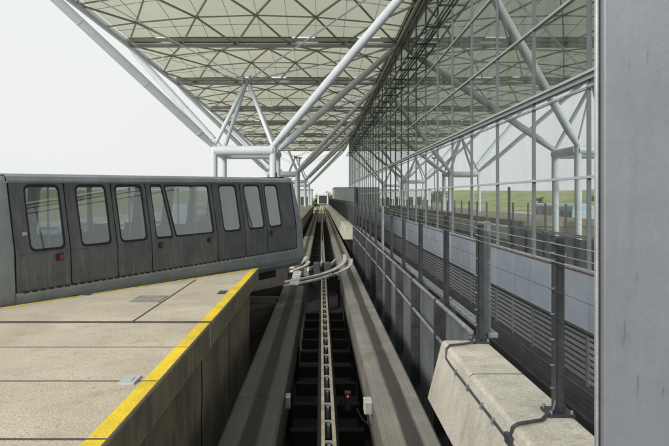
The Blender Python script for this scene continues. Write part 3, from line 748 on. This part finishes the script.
for px in (62, 162.8, 211, 273):
    u = ucoord(px, 0); z = 1.70
    ho = MB().box(u-.075,u+.06,-.012,.03,z-.055,z+.055).build('indicator_light', M['rubber'], veh, local=True)
    MB().box(u-.02,u+.05,-.02,-.0125,z-.04,z+.04).build('lens', M['reflector'], ho, local=True)
MB().path([(ucoord(28.5),-.003+prof(2.1),2.12),(ucoord(28.5),.01+prof(2.1),2.12)], .045, 14).build('sticker', M['innerpale'], veh, local=True)
# roof, floor, ends
rf = MB(); n = 10
prev = None
for k in range(n+1):
    t = k/n; w = prof(ZT)+.055+(W-2*prof(ZT)-.11)*t; z = ZTOP-.005+.035*math.sin(math.pi*t)**.7
    if prev: rf.quad((LEFT-.6,prev[0],prev[1]),(RIGHT+.2,prev[0],prev[1]),(RIGHT+.2,w,z),(LEFT-.6,w,z))
    prev = (w,z)
rf.build('roof', M['shell'], veh, local=True, solid=.02, smooth=True)
MB().path([(RIGHT-.35,.42,ZTOP),(RIGHT-.35,.42,ZTOP+.16)], .03, 8).build('antenna', M['slate'], veh, local=True)
MB().box(LEFT,RIGHT,.06,W-.06,1.0,1.12).build('floor', M['inside'], veh, local=True)
MB().box(LEFT,RIGHT,.25,W-.25,2.98,3.0).build('ceiling', M['inside'], veh, local=True)
def end_cap(u0, sgn, straight):
    """rounded raked end: rings from the body section shrinking forward"""
    mb = MB(); rings = []
    zs = [.70,.85,1.0,ZB,1.55,ZBELT,2.3,2.65,ZT,ZTOP-.03,ZTOP+.05]
    def w_at(z):
        if z < ZB: return {.70:.11,.85:.015,1.0:-.015}.get(z, -.012)
        return prof(min(z,ZT))-.008+(.05 if z > ZT+.1 else 0)+(.2 if z > ZTOP else 0)
    K = 7
    for k in range(-1, K+1):
        a = max(k,0)/K*math.pi/2
        ring = []
        for z in zs:
            rake = .34-.26*max(0,(z-1.1))/2.0
            if z < .9: rake = .30
            uu = u0+sgn*(math.sin(a)*rake+(straight*(1 if z < 1.9 else 1-.5*(z-1.9)) if k >= 0 else 0)); inset = (1-math.cos(a))*.42
            ring.append((uu, w_at(z)+inset, z))
        rings.append(ring)
    nz = len(zs); full = []
    for ring in rings: full.append(ring)
    for ring in reversed(rings): full.append([(u, W-w, z) for u, w, z in ring])
    b0 = len(mb.v)
    for ring in full: mb.v += ring
    for i in range(len(full)-1):
        for j in range(nz-1): mb.f.append((b0+i*nz+j, b0+(i+1)*nz+j, b0+(i+1)*nz+j+1, b0+i*nz+j+1))
    mb.f.append(tuple(b0+i*nz+nz-1 for i in range(len(full))))
    mb.f.append(tuple(b0+i*nz for i in range(len(full)))[::-1])
    e = mb.build('end_cap', M['shell'], veh, local=True, smooth=True)
    uu = u0+sgn*(.235+straight*.7)
    g = MB().hexa([(uu+sgn*.075,.62,1.85),(uu+sgn*.075,W-.62,1.85),(uu+sgn*.085,W-.62,1.85),(uu+sgn*.085,.62,1.85),(uu-sgn*.045,.62,2.85),(uu-sgn*.045,W-.62,2.85),(uu-sgn*.035,W-.62,2.85),(uu-sgn*.035,.62,2.85)])
    g.build('windscreen', M['rubber'], e, local=True)
end_cap(RIGHT+.02, 1, .24); end_cap(LEFT-.02, -1, .60)
# dark side stripe at the front corner
MB().box(LEFT+.4,RIGHT-.3,.5,W-.5,.42,.98).build('underframe', M['rubber'], veh, local=True)
for u in (1.9, RIGHT-1.7):
    for w in (.75, W-.95):
        MB().path([(u,w,.40),(u,w+.28,.40)], .40, 20).build('wheel', M['tyre'], veh, local=True)
for u in (div[1]-.1, div[2]+.7, div[3]+.2, div[4]-.2, div[5]):
    for w in (.5, W-.5): MB().path([(u,w,1.1),(u,w,2.99)], .02, 8).build('grab_pole', M['silver'], veh, local=True)
for u in (LEFT+.3, div[3]+.55, div[3]+1.5, RIGHT-1.0):
    MB().box(u,u+.5,W-.62,W-.15,1.12,1.55).box(u,u+.5,W-.24,W-.14,1.55,2.05).build('bench', M['seat'], veh, local=True, bevel=.02)

# white vehicle at the far end of the straight track
SC = 1.13
fv = thing('transit_vehicle', 'small distant white-fronted vehicle with dark windscreen at the far end of the straight track', 'train', (.55,182,0))
def FV(x): return .55+(x-.1)*SC
MB().prism_y([(FV(-1.33),.5),(FV(1.53),.5),(FV(1.58),1.3),(FV(1.5),3.2),(FV(1.35),3.9),(FV(-1.15),3.9),(FV(-1.3),3.2),(FV(-1.38),1.3)], 182, 193).build('body', M['white'], fv, bevel=.08)
MB().box(FV(-.98),FV(1.18),181.95,181.995,.75,3.2).build('windscreen', M['slate'], fv, bevel=.02)
MB().box(FV(-1.0),FV(1.2),183,192,.2,.5).build('underframe', M['rubber'], fv)
for x in (-1.15,1.35): MB().box(FV(x-.08),FV(x+.08),181.94,181.998,.62,.78).build('headlight', M['silver'], fv)

# grey enclosure closing the gap on the right, far off
en = thing('plant_enclosure', 'grey clad plant enclosure in the distance, between the fence and the glass facade', 'enclosure', (4.4,112,-2.6))
for x0, x1 in ((2.35,4.25),(4.27,6.1)): MB().box(x0,x1,104.6,104.68,-2.5,4.33).build('cladding_panel', M['boxgrey'], en, bevel=.01)
MB().box(2.37,6.08,104.7,126,-2.55,4.28).build('body', M['boxgrey'], en)
MB().box(2.3,6.13,104.55,126,4.34,4.44).build('roof_edge', M['galv'], en)

# distant buildings and a lamp mast beyond the far platform
b = thing('hangar', 'pale low building in the far distance left of the white vehicle', 'building', (-16,215,-2.6))
MB().box(-26,-3.2,210,235,-2.6,5.2).build('wall', M['innerpale'], b)
MB().box(-26.3,-3.0,209.7,235.3,5.2,5.6).build('roof', M['galv'], b)
for k in range(5): MB().box(-24+k*4.2,-21.4+k*4.2,209.9,209.97,-.5,2.8).build('door', M['slate'], b)
m = thing('lamp_mast', 'thin lamp mast seen through the branching columns beyond the platform', 'lamp', (-3.1,78.5,-2.6))
m.location = (-2.95, 82, 1.05)
MB().path([(-2.95,82,1.05),(-2.95,82,8.0)], [.09,.05], 8).build('pole', M['galv'], m)
MB().box(-3.3,-2.6,81.85,82.15,8.0,8.22).path([(-2.95,82,7.6),(-2.95,82,8.0)], .12, 8).build('lamp_head', M['innerpale'], m)

# ------------------------------------------------------------------ far trees (leaf clumps) and parked cars, seen in the glass
def leafy(name, label, loc, h, seed):
    rnd = random.Random(seed); t = thing(name, label, 'tree', loc, 'trees in the far distance')
    MB().path([(loc[0],loc[1],loc[2]),(loc[0]+.1,loc[1],loc[2]+h*.35),(loc[0],loc[1]+.1,loc[2]+h*.75)], [h*.035,h*.025,h*.008], 7).build('trunk', M['bark'], t)
    cm = MB(); cl = [(rnd.gauss(0,h*.17),rnd.gauss(0,h*.17),h*rnd.uniform(.35,.9)) for _ in range(16)]
    for c in cl:
        for _ in range(60):
            p = Vector((loc[0]+c[0]+rnd.gauss(0,h*.08),loc[1]+c[1]+rnd.gauss(0,h*.08),loc[2]+c[2]+rnd.gauss(0,h*.06)))
            a = Vector((rnd.gauss(0,1),rnd.gauss(0,1),rnd.gauss(0,1))).normalized()*h*.035; q = a.cross(Vector((rnd.gauss(0,1),rnd.gauss(0,1),rnd.gauss(0,1)))).normalized()*h*.03
            cm.quad(p-a,p-q,p+a,p+q)
    cm.build('crown', M['leaf'], t); return t
for k, (x, y, h) in enumerate([(2.5,215,6.2),(-1.2,230,6.5),(5.2,240,7.5),(-34,238,8),(8.5,228,7)]):
    leafy('broadleaf_tree', ['small round tree behind the white vehicle','dim tree left behind the white vehicle','taller tree right behind the white vehicle','lone tree beyond the pale distant building','tree behind the grey enclosure'][k], (x,y,-2.6), h, k)
for k in range(9):
    x, y = -72-(k*37)%50, 90+k*24
    leafy('broadleaf_tree', 'bushy tree on the grass rise left of the station, seen in the glass', (x,y,hz(x,y)), 3.4+(k*7)%3*.7, 30+k)['group'] = 'trees on the grass rise'
paints = [((.06,.13,.34),'blue'),((.65,.65,.65),'white'),((.30,.31,.33),'silver'),((.35,.03,.03),'red'),((.03,.03,.035),'black'),((.10,.22,.42),'light blue')]
PM = [mk('car_paint_'+n.replace(' ','_'), c, .3, var=.03, bump=0, coat=.6) for c, n in paints]
def car(x, y, pm, label):
    t = thing('parked_car', label, 'car', (x,y,-2.59), 'cars parked left of the station')
    z = -2.59; prof_ = [(-2.1,.35),(2.1,.35),(2.15,.75),(1.3,.92),(.7,1.42),(-1.0,1.45),(-1.75,.95),(-2.12,.85)]
    MB().prism_y([(x+a, z+b_) for a, b_ in prof_], y-.85, y+.85).build('body', pm, t, bevel=.06)
    MB().prism_y([(x+1.2,z+.95),(x+.68,z+1.36),(x-.95,z+1.38),(x-1.55,z+.97)], y-.86, y+.86).build('window', M['wglass'], t)
    for a in (-1.3,1.3):
        for s_ in (-1,1): MB().path([(x+a,y+s_*.68,z+.32),(x+a,y+s_*.88,z+.32)], .32, 16).build('wheel', M['tyre'], t)
for k in range(11):
    c = [5,1,2,5,1,0,2,1,3,1,5][k]
    car(-27-(k%2)*9, 62+k*6.2, PM[c], '%s car parked left of the station, %s row, seen in the glass'%(paints[c][1], ['near','back'][k%2]))
bus = thing('airport_bus', 'pale blue tall airport bus standing left of the station, seen only in the glass facade', 'bus', (-14.5,68,-2.59))
z = -2.59
MB().prism_y([(-15.8,z+.4),(-13.2,z+.4),(-13.15,z+1.6),(-13.3,z+4.3),(-13.7,z+4.6),(-15.3,z+4.6),(-15.7,z+4.3),(-15.85,z+1.6)], 62, 74).build('body', mk('pale_blue_paint',(.42,.56,.66),.35,var=.04,bump=0,coat=.4), bus, bevel=.12)
for za, zb in ((z+1.5,z+2.3),(z+3.1,z+3.9)):
    for k in range(6): MB().hexa([(-13.20,62.4+k*1.9,za),(-13.10,62.4+k*1.9,za),(-13.10,64.1+k*1.9,za),(-13.20,64.1+k*1.9,za),(-13.3,62.4+k*1.9,zb),(-13.18,62.4+k*1.9,zb),(-13.18,64.1+k*1.9,zb),(-13.3,64.1+k*1.9,zb)]).build('window', M['wglass'], bus)
MB().box(-15.5,-13.5,61.9,61.99,z+1.5,z+2.6).build('windscreen', M['wglass'], bus)
for y in (64.5,71.5):
    for x in (-15.7,-13.5): MB().path([(x,y,z+.5),(x+.3,y,z+.5)], .5, 18).build('wheel', M['tyre'], bus)

# ------------------------------------------------------------------ camera, light, sky
cam = bpy.data.cameras.new('camera'); co = bpy.data.objects.new('camera', cam); C.objects.link(co)
co.location = (0,0,EYE); co.rotation_euler = (math.radians(90),0,0)
cam.sensor_width = 36; cam.lens = 36*FPX/669; cam.clip_start = .05; cam.clip_end = 6000
cam.shift_x = -(VX-334.5)/669; cam.shift_y = (VY-223)/669
S.camera = co
SUNH = Vector((-.6,-.8)); EL = math.radians(28)
sd = Vector((SUNH.x*math.cos(EL), SUNH.y*math.cos(EL), math.sin(EL)))
sun = bpy.data.lights.new('sun', 'SUN'); sun.energy = 2.9; sun.angle = math.radians(11); sun.color = (1,.965,.915)
so = bpy.data.objects.new('sun', sun); C.objects.link(so); so.location = (0,-20,40); so.rotation_euler = sd.to_track_quat('Z','Y').to_euler()
w = bpy.data.worlds.new('World'); S.world = w; w.use_nodes = True
N = w.node_tree.nodes; L = w.node_tree.links; bg = N['Background']
sky = N.new('ShaderNodeTexSky'); sky.sky_type = 'NISHITA'; sky.sun_disc = False
sky.sun_elevation = EL; sky.sun_rotation = math.atan2(SUNH.x, SUNH.y)
sky.air_density = 1.5; sky.dust_density = 5
tc = N.new('ShaderNodeTexCoord'); nz = N.new('ShaderNodeTexNoise'); nz.inputs['Scale'].default_value = 2.2; nz.inputs['Detail'].default_value = 4
L.new(tc.outputs['Generated'], nz.inputs['Vector'])
mr = N.new('ShaderNodeMapRange'); mr.inputs[1].default_value = .3; mr.inputs[2].default_value = .7; mr.inputs[3].default_value = 9.0; mr.inputs[4].default_value = 9.4; L.new(nz.outputs[0], mr.inputs[0])
cl = N.new('ShaderNodeVectorMath'); cl.operation = 'SCALE'; cl.inputs[0].default_value = (.985,1,1.0); L.new(mr.outputs[0], cl.inputs['Scale'])
mx = N.new('ShaderNodeMix'); mx.data_type = 'RGBA'; mx.inputs[0].default_value = .94
L.new(sky.outputs[0], mx.inputs[6]); L.new(cl.outputs[0], mx.inputs[7]); L.new(mx.outputs[2], bg.inputs[0])
bg.inputs[1].default_value = .1
S.view_settings.view_transform = 'Standard'; S.view_settings.look = 'None'; S.view_settings.exposure = 0; S.view_settings.gamma = 1
S.view_settings.use_curve_mapping = False
S.cycles.max_bounces = 10; S.cycles.transparent_max_bounces = 16; S.cycles.glossy_bounces = 5
